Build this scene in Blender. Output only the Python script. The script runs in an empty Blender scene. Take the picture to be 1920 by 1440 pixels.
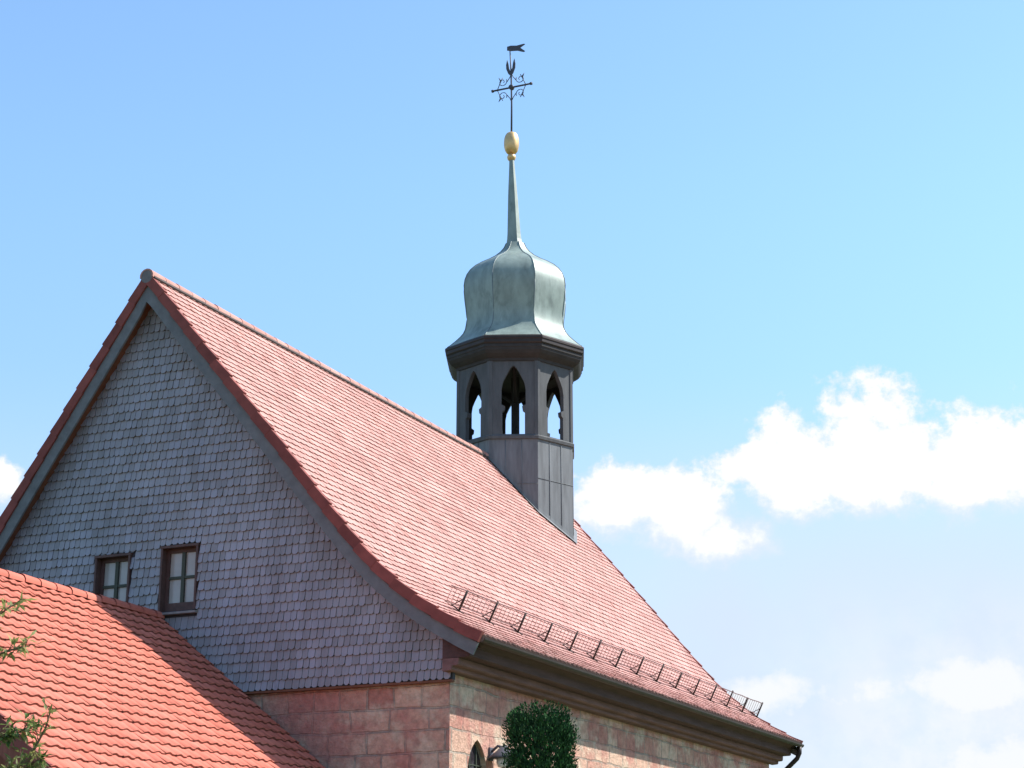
import bpy, math, random
from math import sin, cos, pi, radians, sqrt, atan2
from mathutils import Vector, Matrix

random.seed(7)
S = bpy.context.scene
COL = S.collection

# ------------------------------------------------------------------ camera
cd = bpy.data.cameras.new("camera")
cam = bpy.data.objects.new("camera", cd)
COL.objects.link(cam)
cam.location = (17.505, -23.809, 1.65)
cam.rotation_euler = (radians(90 + 16.893), 0, radians(24.4065))
cd.sensor_width = 36.0
cd.lens = 64.04
cd.clip_start = 0.1
cd.clip_end = 5000
S.camera = cam

# ------------------------------------------------------------------ light
SUN_AZ, SUN_EL = 36.0, 48.5          # azimuth counted from +x towards +y
sdir = Vector((cos(radians(SUN_EL)) * cos(radians(SUN_AZ)), cos(radians(SUN_EL)) * sin(radians(SUN_AZ)), sin(radians(SUN_EL))))
ld = bpy.data.lights.new("sun", 'SUN')
ld.energy = 4.9
ld.angle = radians(0.55)
ld.color = (1.0, 0.955, 0.89)
sun = bpy.data.objects.new("sun", ld)
COL.objects.link(sun)
sun.rotation_euler = sdir.to_track_quat('Z', 'Y').to_euler()

S.view_settings.view_transform = 'Standard'
S.view_settings.look = 'None'
S.view_settings.exposure = 0.75
S.view_settings.gamma = 1.0


class NT:
    """small helper to write node trees as expressions"""
    def __init__(self, tree):
        self.t = tree
        self.t.nodes.clear()

    def n(self, typ, **kw):
        nd = self.t.nodes.new(typ)
        for k, v in kw.items():
            setattr(nd, k, v)
        return nd

    def set(self, sock, v):
        if hasattr(v, 'is_linked') or hasattr(v, 'links'):
            self.t.links.new(v, sock)
        elif isinstance(v, (tuple, list)) and len(v) == 3 and sock.type == 'RGBA':
            sock.default_value = (*v, 1)
        else:
            sock.default_value = v

    def m(self, op, a, b=0.0, c=None, clamp=False):
        nd = self.n('ShaderNodeMath', operation=op, use_clamp=clamp)
        self.set(nd.inputs[0], a)
        self.set(nd.inputs[1], b)
        if c is not None:
            self.set(nd.inputs[2], c)
        return nd.outputs[0]

    def mix(self, f, a, b, blend='MIX'):
        nd = self.n('ShaderNodeMix', data_type='RGBA', blend_type=blend)
        self.set(nd.inputs['Factor'], f)
        self.set(nd.inputs[6], a)
        self.set(nd.inputs[7], b)
        return nd.outputs[2]

    def ramp(self, v, a, b, c=0.0, d=1.0, smooth=True):
        nd = self.n('ShaderNodeMapRange')
        nd.interpolation_type = 'SMOOTHSTEP' if smooth else 'LINEAR'
        self.set(nd.inputs[0], v)
        for i, q in enumerate((a, b, c, d)):
            self.set(nd.inputs[i + 1], q)
        return nd.outputs[0]

    def noise(self, vec, scale, detail=4.0, rough=0.55, col=False, dist=0.0):
        nd = self.n('ShaderNodeTexNoise')
        if vec is not None:
            self.set(nd.inputs['Vector'], vec)
        nd.inputs['Scale'].default_value = scale
        nd.inputs['Detail'].default_value = detail
        nd.inputs['Roughness'].default_value = rough
        nd.inputs['Distortion'].default_value = dist
        return nd.outputs[1 if col else 0]

    def xyz(self, x, y, z):
        nd = self.n('ShaderNodeCombineXYZ')
        self.set(nd.inputs[0], x); self.set(nd.inputs[1], y); self.set(nd.inputs[2], z)
        return nd.outputs[0]


# ------------------------------------------------------------------ world
w = bpy.data.worlds.new("World")
S.world = w
w.use_nodes = True
t = NT(w.node_tree)
sky = t.n('ShaderNodeTexSky', sky_type='NISHITA')
sky.sun_disc = False
sky.sun_elevation = radians(SUN_EL)
sky.sun_rotation = radians(90 - SUN_AZ)
sky.altitude = 300
sky.air_density = 1.0
sky.dust_density = 0.6
sky.ozone_density = 1.2
tc = t.n('ShaderNodeTexCoord')
sep = t.n('ShaderNodeSeparateXYZ')
t.t.links.new(tc.outputs['Generated'], sep.inputs[0])
X, Y, Z = sep.outputs
az = t.m('DEGREES', t.m('ARCTAN2', X, Y))
el = t.m('DEGREES', t.m('ARCSINE', Z))
pos = t.xyz(az, el, 0.0)
n1 = t.noise(pos, 0.62, 8.0, 0.62)
n2 = t.noise(t.xyz(t.m('ADD', az, 31.7), t.m('MULTIPLY', el, 1.25), 0.0), 1.3, 6.0, 0.6)
n3 = t.noise(t.xyz(az, t.m('ADD', el, 11.3), 3.0), 0.16, 4.0, 0.55)
# cumulus heaps: azimuth, elevation, half width, height above, depth below (degrees)
CL = [(-12.75, 13.60, 3.11, 3.45, 1.30), (-15.3, 13.7, 2.3, 2.5, 1.5), (-9.2, 13.4, 3.4, 2.3, 1.3), (-16.6, 14.3, 1.45, 0.8, 1.0),
      (-20.9, 12.85, 2.2, 1.75, 1.2), (-19.0, 12.6, 2.3, 1.85, 1.5), (-17.5, 11.9, 1.9, 1.2, 1.0),
      (-41.2, 13.2, 1.7, 1.1, 1.25), (-46.0, 13.5, 3.4, 2.2, 1.3), (-3.5, 13.6, 3.6, 2.6, 1.2), (8.0, 14.0, 5.0, 3.0, 1.5)]
SOFT = [(-10.5, 7.3, 2.8, 0.9, 0.9), (-9.0, 4.9, 3.2, 1.1, 1.4), (-16.2, 7.2, 1.8, 0.7, 0.7)]


def heap(lst):
    best = None
    for a0, e0, r, u, d in lst:
        dx = t.m('DIVIDE', t.m('SUBTRACT', az, a0), r)
        dy = t.m('SUBTRACT', el, e0)
        du = t.m('DIVIDE', t.m('MAXIMUM', dy, 0.0), u)
        dd = t.m('DIVIDE', t.m('MINIMUM', dy, 0.0), d)
        q = t.m('ADD', t.m('MULTIPLY', dx, dx), t.m('ADD', t.m('MULTIPLY', du, du), t.m('MULTIPLY', dd, dd)))
        q = t.m('SUBTRACT', 1.0, t.m('SQRT', q))
        best = q if best is None else t.m('MAXIMUM', best, q)
    return best


dens = t.m('ADD', heap(CL), t.m('MULTIPLY', t.m('SUBTRACT', n1, 0.5), 1.7))
dens = t.m('ADD', dens, t.m('MULTIPLY', t.m('SUBTRACT', n2, 0.5), 0.5))
low = t.ramp(el, 13.6, 12.2)
alpha = t.ramp(dens, 0.0, t.m('ADD', 0.34, t.m('MULTIPLY', low, 0.4)))
soft = t.m('ADD', heap(SOFT), t.m('MULTIPLY', t.m('SUBTRACT', n1, 0.5), 2.6))
soft = t.m('ADD', soft, t.m('MULTIPLY', t.m('SUBTRACT', n3, 0.5), 1.2))
alpha2 = t.m('MULTIPLY', t.ramp(soft, -0.2, 0.6), 0.95)
# thin high-lying milkiness low on the sun's side
milk = t.m('MULTIPLY', t.ramp(el, 11.5, 6.0), t.ramp(az, -19.0, -11.0))
milk = t.m('MULTIPLY', milk, t.ramp(n1, 0.3, 0.65, 0.3, 0.75))
alpha2 = t.m('MAXIMUM', alpha2, milk)
# pale air low in the sky and towards the sun's side
veil = t.m('MULTIPLY', t.ramp(el, 17.5, 9.0), t.ramp(az, -30.0, -17.0, 0.5, 1.0))
veil = t.m('MULTIPLY', veil, t.ramp(n3, 0.25, 0.65, 0.82, 1.0))
SKY_K = 0.138
skycol = t.mix(1.0, sky.outputs[0], t.mix(t.ramp(el, 24.0, 11.0), (1.02, 1.19, 1.24), (0.92, 1.0, 1.16)), 'MULTIPLY')
c0 = t.mix(veil, skycol, (3.02, 3.55, 4.25))
c1 = t.mix(alpha2, c0, (4.15, 4.25, 4.4))
body = t.ramp(t.m('SUBTRACT', t.m('ADD', dens, t.m('MULTIPLY', n2, 0.5)), t.m('MULTIPLY', low, 0.35)), 0.15, 0.8)
ccol = t.mix(body, (3.6, 3.8, 4.2), (4.8, 4.8, 4.8))
c2 = t.mix(alpha, c1, ccol)
bg = t.n('ShaderNodeBackground')
t.t.links.new(c2, bg.inputs['Color'])
bg.inputs['Strength'].default_value = SKY_K
ow = t.n('ShaderNodeOutputWorld')
t.t.links.new(bg.outputs[0], ow.inputs['Surface'])


# ------------------------------------------------------------------ materials
def mat(name, col, rough=0.8, var=0.0, island=0.0, hue=None, nscale=3.0, stain=None, stain_scale=0.6, bump=0.0, bump_scale=40.0, metal=0.0, spec=0.3, stretch=None, odd=None):
    m_ = bpy.data.materials.new(name)
    m_.use_nodes = True
    q = NT(m_.node_tree)
    bs = q.n('ShaderNodeBsdfPrincipled')
    out = q.n('ShaderNodeOutputMaterial')
    q.t.links.new(bs.outputs[0], out.inputs[0])
    tcn = q.n('ShaderNodeTexCoord')
    vec = tcn.outputs['Object']
    if stretch:
        mp = q.n('ShaderNodeMapping')
        q.set(mp.inputs['Vector'], vec)
        mp.inputs['Scale'].default_value = stretch
        vec = mp.outputs[0]
    c = col
    if hue is not None:
        gi = q.n('ShaderNodeNewGeometry').outputs['Random Per Island']
        c = q.mix(q.m('POWER', gi, 1.6), c, hue)
    if odd is not None:
        gi = q.n('ShaderNodeNewGeometry').outputs['Random Per Island']
        gm = q.m('FRACT', q.m('MULTIPLY', gi, 37.0))
        c = q.mix(q.ramp(gm, 0.93, 0.99, 0.0, 0.8), c, odd)
    if var > 0:
        nz = q.noise(vec, nscale, 5.0, 0.6)
        f = q.ramp(nz, 0.25, 0.75, 1 - var, 1 + var, smooth=False)
        c = q.mix(1.0, c, q.xyz(f, f, f), 'MULTIPLY')
    if island > 0:
        gi = q.n('ShaderNodeNewGeometry').outputs['Random Per Island']
        f = q.ramp(gi, 0, 1, 1 - island, 1 + island, smooth=False)
        c = q.mix(1.0, c, q.xyz(f, f, f), 'MULTIPLY')
    if stain is not None:
        nz = q.noise(vec, stain_scale, 6.0, 0.65, dist=0.4)
        c = q.mix(q.ramp(nz, 0.5, 0.75, 0, 0.75), c, stain)
    q.set(bs.inputs['Base Color'], c)
    bs.inputs['Roughness'].default_value = rough
    bs.inputs['Metallic'].default_value = metal
    bs.inputs['Specular IOR Level'].default_value = spec
    if bump > 0:
        b = q.n('ShaderNodeBump')
        b.inputs['Strength'].default_value = bump
        b.inputs['Distance'].default_value = 0.02
        q.set(b.inputs['Height'], q.noise(vec, bump_scale, 5.0, 0.65))
        q.t.links.new(b.outputs[0], bs.inputs['Normal'])
    return m_


def stone_mat(name, c1, c2, mortar, bw, bh, msize=0.012):
    m_ = bpy.data.materials.new(name)
    m_.use_nodes = True
    q = NT(m_.node_tree)
    bs = q.n('ShaderNodeBsdfPrincipled')
    out = q.n('ShaderNodeOutputMaterial')
    q.t.links.new(bs.outputs[0], out.inputs[0])
    uv = q.n('ShaderNodeUVMap').outputs[0]
    wob = q.noise(uv, 2.2, 3.0, 0.5, col=True)
    vm = q.n('ShaderNodeVectorMath', operation='MULTIPLY_ADD')
    q.set(vm.inputs[0], wob)
    vm.inputs[1].default_value = (0.12, 0.09, 0)
    q.set(vm.inputs[2], uv)
    br = q.n('ShaderNodeTexBrick')
    br.offset = 0.42
    br.squash = 0.7
    br.squash_frequency = 3
    q.set(br.inputs['Vector'], vm.outputs[0])
    br.inputs['Color1'].default_value = (*c1, 1)
    br.inputs['Color2'].default_value = (*c2, 1)
    br.inputs['Mortar'].default_value = (*mortar, 1)
    br.inputs['Scale'].default_value = 1.0
    br.inputs['Brick Width'].default_value = bw
    br.inputs['Row Height'].default_value = bh
    br.inputs['Mortar Size'].default_value = msize
    br.inputs['Mortar Smooth'].default_value = 0.3
    big = q.noise(uv, 1.7, 5.0, 0.65)
    c = q.mix(q.ramp(big, 0.46, 0.62, 0, 0.7), br.outputs[0], (0.62, 0.52, 0.39))
    red = q.noise(uv, 0.9, 4.0, 0.6)
    c = q.mix(q.ramp(red, 0.47, 0.60, 0, 0.7), c, (0.46, 0.19, 0.155))
    fine = q.noise(uv, 9.0, 6.0, 0.7)
    f = q.ramp(fine, 0.25, 0.75, 0.62, 1.3, smooth=False)
    c = q.mix(1.0, c, q.xyz(f, f, f), 'MULTIPLY')
    spots = q.noise(uv, 4.5, 5.0, 0.6)
    c = q.mix(q.ramp(spots, 0.6, 0.72, 0, 0.55), c, (0.16, 0.13, 0.11))
    q.set(bs.inputs['Base Color'], c)
    bs.inputs['Roughness'].default_value = 0.9
    bs.inputs['Specular IOR Level'].default_value = 0.2
    b = q.n('ShaderNodeBump')
    b.inputs['Strength'].default_value = 1.0
    b.inputs['Distance'].default_value = 0.05
    h = q.m('ADD', q.m('MULTIPLY', br.outputs[1], -1.0), q.m('MULTIPLY', q.noise(uv, 14.0, 6.0, 0.7), 0.8))
    q.set(b.inputs['Height'], h)
    q.t.links.new(b.outputs[0], bs.inputs['Normal'])
    return m_


M = {
    'tile': mat('pale_clay_tile', (0.47, 0.235, 0.20), 0.85, var=0.20, island=0.09, hue=(0.43, 0.25, 0.215), odd=(0.40, 0.18, 0.145), nscale=1.1, stain=(0.37, 0.235, 0.195), stain_scale=0.55, bump=0.25),
    'pantile': mat('orange_clay_pantile', (0.54, 0.148, 0.10), 0.85, var=0.13, island=0.09, hue=(0.49, 0.155, 0.11), nscale=1.6, stain=(0.44, 0.15, 0.105), stain_scale=0.8, bump=0.3, odd=(0.42, 0.11, 0.075)),
    'verge_tile': mat('red_clay_verge_tile', (0.20, 0.058, 0.048), 0.85, var=0.25, island=0.2, nscale=4),
    'lap': mat('pantile_butt_shade', (0.19, 0.085, 0.06), 0.95, var=0.5, nscale=7),  # shade of the course lines painted onto the pantile butt faces
    'lap_pale': mat('plain_tile_butt_shade', (0.35, 0.195, 0.168), 0.95, var=0.45, nscale=5),  # plain tile butts coloured darker to paint in the shaded course lines
    'deck': mat('roof_batten_dark', (0.10, 0.06, 0.05), 0.9),
    'ridge': mat('clay_ridge_tile', (0.42, 0.22, 0.18), 0.85, var=0.2, island=0.14, nscale=3),
    'bedding': mat('grey_bedding_mortar', (0.085, 0.07, 0.065), 0.95, var=0.3, nscale=8),
    'endcap': mat('grey_mortar', (0.16, 0.15, 0.15), 0.9, var=0.2, nscale=14),
    'shingle': mat('grey_wood_shingle', (0.30, 0.305, 0.33), 0.8, var=0.18, island=0.24, hue=(0.23, 0.24, 0.28), nscale=1.3, stain=(0.195, 0.195, 0.215), stain_scale=0.9, stretch=(1.6, 1.6, 0.5), bump=0.3, bump_scale=30),
    'back': mat('dark_sheathing', (0.05, 0.05, 0.06), 0.9),
    'board': mat('grey_painted_board', (0.135, 0.145, 0.15), 0.7, var=0.25, nscale=5, bump=0.2, bump_scale=25),
    'soffit': mat('brown_soffit_wood', (0.16, 0.07, 0.04), 0.8, var=0.25, nscale=6),
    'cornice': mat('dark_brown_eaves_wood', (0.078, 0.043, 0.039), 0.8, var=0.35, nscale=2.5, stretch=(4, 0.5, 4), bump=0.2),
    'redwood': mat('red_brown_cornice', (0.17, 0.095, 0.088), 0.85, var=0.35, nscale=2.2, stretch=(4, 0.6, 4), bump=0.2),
    'shingle_edge': mat('shingle_dark_edge', (0.105, 0.105, 0.122), 0.9),  # darker tone on the bottom and side edges of each shingle
    'gutter': mat('dark_brown_metal', (0.035, 0.026, 0.022), 0.5, metal=0.2, var=0.3, nscale=3),
    'stone': stone_mat('red_sandstone_wall', (0.64, 0.44, 0.32), (0.43, 0.20, 0.155), (0.36, 0.29, 0.235), 0.66, 0.33, 0.018),
    'frame': mat('dark_brown_frame', (0.085, 0.048, 0.042), 0.6, var=0.25, nscale=9),
    'mullion': mat('green_grey_glazing_bar', (0.05, 0.06, 0.045), 0.6),
    'pane': mat('curtained_glass', (0.36, 0.36, 0.34), 0.12, var=0.14, nscale=2.2, spec=0.5),
    'darkglass': mat('dark_glass', (0.025, 0.022, 0.026), 0.15, spec=0.5),
    'sill': mat('weathered_sill', (0.22, 0.20, 0.19), 0.8, var=0.3, nscale=7),
    'turret': mat('weathered_grey_sheet', (0.158, 0.166, 0.172), 0.65, var=0.30, nscale=2.2, stain=(0.085, 0.085, 0.09), stain_scale=1.6, stretch=(3, 3, 0.45), spec=0.2),
    'turret_wood': mat('dark_grey_boards', (0.088, 0.091, 0.094), 0.8, var=0.25, nscale=2.5, stretch=(3, 3, 0.6), bump=0.2),
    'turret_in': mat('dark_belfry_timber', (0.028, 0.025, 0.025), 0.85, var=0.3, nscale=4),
    'cove': mat('brown_cornice_wood', (0.036, 0.034, 0.034), 0.75, var=0.3, nscale=4),
    'dome': mat('verdigris_sheet_metal', (0.215, 0.265, 0.23), 0.5, var=0.30, nscale=2.6, stain=(0.095, 0.125, 0.11), stain_scale=1.9, metal=0.12, bump=0.15, bump_scale=5, spec=0.5, stretch=(1.6, 1.6, 0.7)),
    'seam': mat('dark_metal_seam', (0.15, 0.18, 0.18), 0.5, metal=0.4),
    'gold': mat('worn_gilding', (0.66, 0.44, 0.20), 0.45, var=0.2, nscale=8, metal=0.6),
    'iron': mat('black_wrought_iron', (0.075, 0.075, 0.085), 0.55, metal=0.4),
    'galv': mat('grey_galvanised_steel', (0.20, 0.125, 0.115), 0.5, metal=0.5, var=0.2, nscale=6),
    'plaster': mat('red_brown_boarding', (0.22, 0.075, 0.055), 0.85, var=0.25, nscale=5, stretch=(6, 6, 0.5)),
    'render': mat('pale_render', (0.42, 0.38, 0.33), 0.9, var=0.15, nscale=2),
    'needle': mat('dark_conifer_foliage', (0.018, 0.050, 0.022), 0.85, island=0.3, spec=0.12, hue=(0.04, 0.11, 0.03)),
    'leaf': mat('olive_green_leaf', (0.24, 0.27, 0.085), 0.5, island=0.35, hue=(0.33, 0.30, 0.11)),
    'leaf_dark': mat('green_leaf', (0.08, 0.15, 0.04), 0.5, island=0.45, hue=(0.17, 0.22, 0.065)),
    'twig': mat('brown_twig_bark', (0.14, 0.095, 0.055), 0.85, var=0.2, nscale=12),
    'bark': mat('grey_brown_bark', (0.12, 0.09, 0.07), 0.95, var=0.35, nscale=6, bump=0.5),
    'lamp': mat('grey_lamp_housing', (0.10, 0.10, 0.12), 0.5),
    'opal': mat('white_opal_glass', (0.8, 0.8, 0.78), 0.25, spec=0.5),
    'ground': mat('grass_and_gravel', (0.085, 0.115, 0.045), 0.95, var=0.4, nscale=0.6, stain=(0.20, 0.17, 0.13), stain_scale=0.15),
}
for k in ('leaf', 'leaf_dark'):
    bs = next(n for n in M[k].node_tree.nodes if n.type == 'BSDF_PRINCIPLED')
    lk = bs.inputs['Base Color'].links[0].from_socket
    tr = M[k].node_tree.nodes.new('ShaderNodeBsdfTranslucent')
    M[k].node_tree.links.new(lk, tr.inputs['Color'])
    mx = M[k].node_tree.nodes.new('ShaderNodeMixShader')
    mx.inputs[0].default_value = 0.4
    out = next(n for n in M[k].node_tree.nodes if n.type == 'OUTPUT_MATERIAL')
    M[k].node_tree.links.new(bs.outputs[0], mx.inputs[1])
    M[k].node_tree.links.new(tr.outputs[0], mx.inputs[2])
    M[k].node_tree.links.new(mx.outputs[0], out.inputs[0])


# ------------------------------------------------------------------ mesh helpers
class MB:
    def __init__(self):
        self.v = []; self.f = []; self.uv = {}; self.mi = []; self.sm = []

    def face(self, pts, uv=None, mi=0, smooth=False):
        b = len(self.v)
        self.v.extend(tuple(p) for p in pts)
        self.f.append(tuple(range(b, b + len(pts))))
        if uv:
            self.uv[len(self.f) - 1] = uv
        self.mi.append(mi); self.sm.append(smooth)

    def mesh(self, pts, faces, mi=0, smooth=False):
        b = len(self.v)
        self.v.extend(tuple(p) for p in pts)
        for fc in faces:
            self.f.append(tuple(b + i for i in fc)); self.mi.append(mi); self.sm.append(smooth)

    def box(self, x0, x1, y0, y1, z0, z1, mi=0):
        p = [(x, y, z) for z in (z0, z1) for y in (y0, y1) for x in (x0, x1)]
        self.mesh(p, [(0, 2, 3, 1), (4, 5, 7, 6), (0, 1, 5, 4), (2, 6, 7, 3), (0, 4, 6, 2), (1, 3, 7, 5)], mi)

    def prism(self, poly, y0, y1, mi=0):
        """poly in xz, extruded along y"""
        n = len(poly)
        p = [(x, y0, z) for x, z in poly] + [(x, y1, z) for x, z in poly]
        fs = [tuple(range(n)), tuple(range(2 * n - 1, n - 1, -1))]
        fs += [(i, i + n, (i + 1) % n + n, (i + 1) % n) for i in range(n)]
        self.mesh(p, fs, mi)

    def tube(self, pts, rad, seg=8, mi=0, smooth=True, cap=True):
        pts = [Vector(p) for p in pts]
        if not isinstance(rad, (list, tuple)):
            rad = [rad] * len(pts)
        V = []; F = []
        ref = None
        for i, p in enumerate(pts):
            d = (pts[min(i + 1, len(pts) - 1)] - pts[max(i - 1, 0)]).normalized()
            if ref is None:
                ref = Vector((0, 0, 1)) if abs(d.z) < 0.9 else Vector((1, 0, 0))
            a = d.cross(ref).normalized(); b_ = d.cross(a).normalized()
            ref = -a.cross(d) if False else ref
            for k in range(seg):
                th = 2 * pi * k / seg
                V.append(p + (a * cos(th) + b_ * sin(th)) * rad[i])
        for i in range(len(pts) - 1):
            for k in range(seg):
                F.append((i * seg + k, i * seg + (k + 1) % seg, (i + 1) * seg + (k + 1) % seg, (i + 1) * seg + k))
        if cap:
            F.append(tuple(range(seg - 1, -1, -1)))
            F.append(tuple((len(pts) - 1) * seg + k for k in range(seg)))
        self.mesh(V, F, mi, smooth)

    def lathe(self, prof, cx, cy, seg=8, a0=0.0, mi=0, smooth=False, apo=False, tilt=(0, 0)):
        """prof: (radius, z) bottom to top; apo: radius is the apothem"""
        k = 1 / cos(pi / seg) if apo else 1
        z0 = prof[0][1]
        V = []; F = []
        for r, z in prof:
            ox, oy = tilt[0] * (z - z0), tilt[1] * (z - z0)
            for i in range(seg):
                th = a0 + 2 * pi * i / seg
                V.append((cx + ox + r * k * cos(th), cy + oy + r * k * sin(th), z))
        for j in range(len(prof) - 1):
            for i in range(seg):
                F.append((j * seg + i, j * seg + (i + 1) % seg, (j + 1) * seg + (i + 1) % seg, (j + 1) * seg + i))
        F.append(tuple(range(seg - 1, -1, -1)))
        F.append(tuple((len(prof) - 1) * seg + i for i in range(seg)))
        self.mesh(V, F, mi, smooth)

    def build(self, name, mats, parent=None):
        me = bpy.data.meshes.new(name)
        me.from_pydata(self.v, [], self.f)
        if not isinstance(mats, (list, tuple)):
            mats = [mats]
        for m_ in mats:
            me.materials.append(m_)
        for p, mi, sm in zip(me.polygons, self.mi, self.sm):
            p.material_index = mi; p.use_smooth = sm
        if self.uv:
            ul = me.uv_layers.new(name='uv')
            for fi, uv in self.uv.items():
                p = me.polygons[fi]
                for li, q in zip(p.loop_indices, uv):
                    ul.data[li].uv = q
        me.update()
        o = bpy.data.objects.new(name, me)
        COL.objects.link(o)
        if parent is not None:
            o.parent = parent
            o.matrix_parent_inverse = parent_world(parent).inverted()
        return o


def parent_world(o):
    mw = Matrix.Translation(o.location) if o.type == 'EMPTY' else Matrix.Identity(4)
    return mw


def thing(name, label, cat, loc=(0, 0, 0), group=None):
    o = bpy.data.objects.new(name, None)
    o.empty_display_size = 0.3
    COL.objects.link(o)
    o.location = loc
    o['label'] = label; o['category'] = cat
    if group:
        o['group'] = group
    return o


R = random.uniform

# ------------------------------------------------------------------ ground
g = MB()
N = 24
gp = []
rad_steps = [0, 8, 16, 30, 60, 120, 300, 800, 2500]
for r in rad_steps[1:]:
    for k in range(N):
        gp.append((r * cos(2 * pi * k / N), r * sin(2 * pi * k / N), 0.0))
fs = [tuple(range(N))]
for j in range(len(rad_steps) - 2):
    for k in range(N):
        fs.append((j * N + k, (j + 1) * N + k, (j + 1) * N + (k + 1) % N, j * N + (k + 1) % N))
g.mesh(gp, fs)
go = g.build('ground', M['ground'])
go['kind'] = 'structure'

# ================================================================== chapel
L = 16.94
chapel = thing('chapel', 'sandstone chapel with grey shingled gable, steep pale red tiled roof and onion domed bell turret', 'chapel', (0, 8.4, 0))

AX = -0.06
RP = [(6.217, 5.850), (5.98, 5.972), (5.758, 6.100), (5.53, 6.232), (5.316, 6.368), (5.10, 6.516), (4.90, 6.670), (4.70, 6.836), (4.523, 6.992), (4.32, 7.190),
      (4.116, 7.412), (3.93, 7.622), (3.751, 7.832), (3.406, 8.242), (3.054, 8.672), (2.626, 9.19), (1.863, 10.10), (1.309, 10.755), (0.906, 11.235), (0.413, 11.83), (AX, 12.40)]
LP = [(AX - (x - AX) * 0.97, z) for x, z in RP]
# the left slope of the photo is a little steeper
LP = [(AX - d * 0.80, z) for d, z in [(x - AX, z) for x, z in RP]]


def arc(prof):
    s = [0.0]
    for a, b in zip(prof, prof[1:]):
        s.append(s[-1] + math.dist(a, b))
    return s


class Prof:
    def __init__(self, prof, side):
        self.p = prof; self.s = arc(prof); self.S = self.s[-1]; self.side = side

    def at(self, s, h=0.0):
        i = 0
        while i < len(self.p) - 2 and self.s[i + 1] < s:
            i += 1
        f = (s - self.s[i]) / (self.s[i + 1] - self.s[i])
        a, b = self.p[i], self.p[i + 1]
        x = a[0] + (b[0] - a[0]) * f; z = a[1] + (b[1] - a[1]) * f
        # smooth normal: blend with the neighbours
        def tan(j):
            j = max(0, min(len(self.p) - 2, j))
            q = Vector((self.p[j + 1][0] - self.p[j][0], self.p[j + 1][1] - self.p[j][1])); return q.normalized()
        tt = tan(i)
        tt = (tt.lerp(tan(i + 1), max(0, f - 0.5)) if f > 0.5 else tt.lerp(tan(i - 1), max(0, 0.5 - f))).normalized()
        n = Vector((tt.y, -tt.x)) * self.side
        return Vector((x + n.x * h, z + n.y * h))


PR, PL = Prof(RP, 1), Prof(LP, -1)


def z_under(x, off):
    """height of the roof underside at x, off metres (perpendicular) below the tiles"""
    pr = PR if x >= AX else PL
    best = None
    n = 80
    pts = [pr.at(pr.S * i / n, -off) for i in range(n + 1)]
    for a, b in zip(pts, pts[1:]):
        lo, hi = (a, b) if a.x <= b.x else (b, a)
        if lo.x <= x <= hi.x and hi.x > lo.x:
            z = lo.y + (hi.y - lo.y) * (x - lo.x) / (hi.x - lo.x)
            best = z if best is None else min(best, z)
    return best if best is not None else (12.4 - off * 1.7 if abs(x - AX) < 0.6 else 0)


def plain_tiles(mb, pr, y0, y1, exp, wid, skip=None):
    i = 0
    s = 0.0
    while s < pr.S - 0.05:
        row_ds = R(-0.004, 0.004)
        y = y0 - (wid * 0.5 if i % 2 else 0.0)
        while y < y1 - 0.01:
            ya, yb = max(y + 0.0025, y0), min(y + wid - 0.0025, y1)
            y += wid
            if yb - ya < 0.03:
                continue
            if skip and skip((ya + yb) / 2, s):
                continue
            yj = R(-0.002, 0.002)
            sb = s + row_ds + R(-0.004, 0.004)
            h0 = 0.025 + R(-0.002, 0.005); h1 = 0.006
            tilt = R(-0.0025, 0.0025)
            st = min(s + exp * 1.22, pr.S)
            lowpts = []
            for k, ds in ((0, 0.034), (0.22, 0.010), (0.5, 0.0), (0.78, 0.010), (1, 0.034)):
                q = pr.at(max(sb + ds, 0), h0 + tilt * (k - 0.5) * 2)
                q2 = pr.at(max(sb + ds, 0), h0 - 0.019)
                yy = ya + (yb - ya) * k + yj
                lowpts.append(((q.x, yy, q.y), (q2.x, yy, q2.y)))
            qt = pr.at(st, h1)
            V = [p[0] for p in lowpts] + [(qt.x, yb + yj, qt.y), (qt.x, ya + yj, qt.y)] + [p[1] for p in lowpts]
            if pr.side > 0:
                F = [(0, 1, 2, 3, 4, 5, 6)] + [(7 + k, 8 + k, k + 1, k) for k in range(4)]
            else:
                F = [(6, 5, 4, 3, 2, 1, 0)] + [(k, k + 1, 8 + k, 7 + k) for k in range(4)]
            mb.mesh(V, F)
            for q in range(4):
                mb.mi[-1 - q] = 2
        s += exp
        i += 1


roof = MB()
plain_tiles(roof, PR, 0.03, L - 0.02, 0.172, 0.178)
n_right = len(roof.f)
plain_tiles(roof, PL, 0.03, L - 0.02, 0.172, 0.178)
for pr in (PR, PL):
    ns = 40
    for k in range(ns):
        a, b = pr.at(pr.S * k / ns), pr.at(pr.S * (k + 1) / ns)
        c, d = pr.at(pr.S * k / ns, -0.11), pr.at(pr.S * (k + 1) / ns, -0.11)
        roof.face([(a.x, 0.03, a.y), (b.x, 0.03, b.y), (b.x, L - 0.03, b.y), (a.x, L - 0.03, a.y)], mi=1)
        roof.face([(c.x, 0.03, c.y), (c.x, L - 0.03, c.y), (d.x, L - 0.03, d.y), (d.x, 0.03, d.y)], mi=1)
    a, c = pr.at(0), pr.at(0, -0.11)
    roof.face([(a.x, 0.03, a.y), (a.x, L - 0.03, a.y), (c.x, L - 0.03, c.y), (c.x, 0.03, c.y)], mi=1)
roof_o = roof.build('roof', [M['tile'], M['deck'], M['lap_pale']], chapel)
roof_o['label'] = 'pale red plain tiled roof sweeping out at the eaves'

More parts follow.
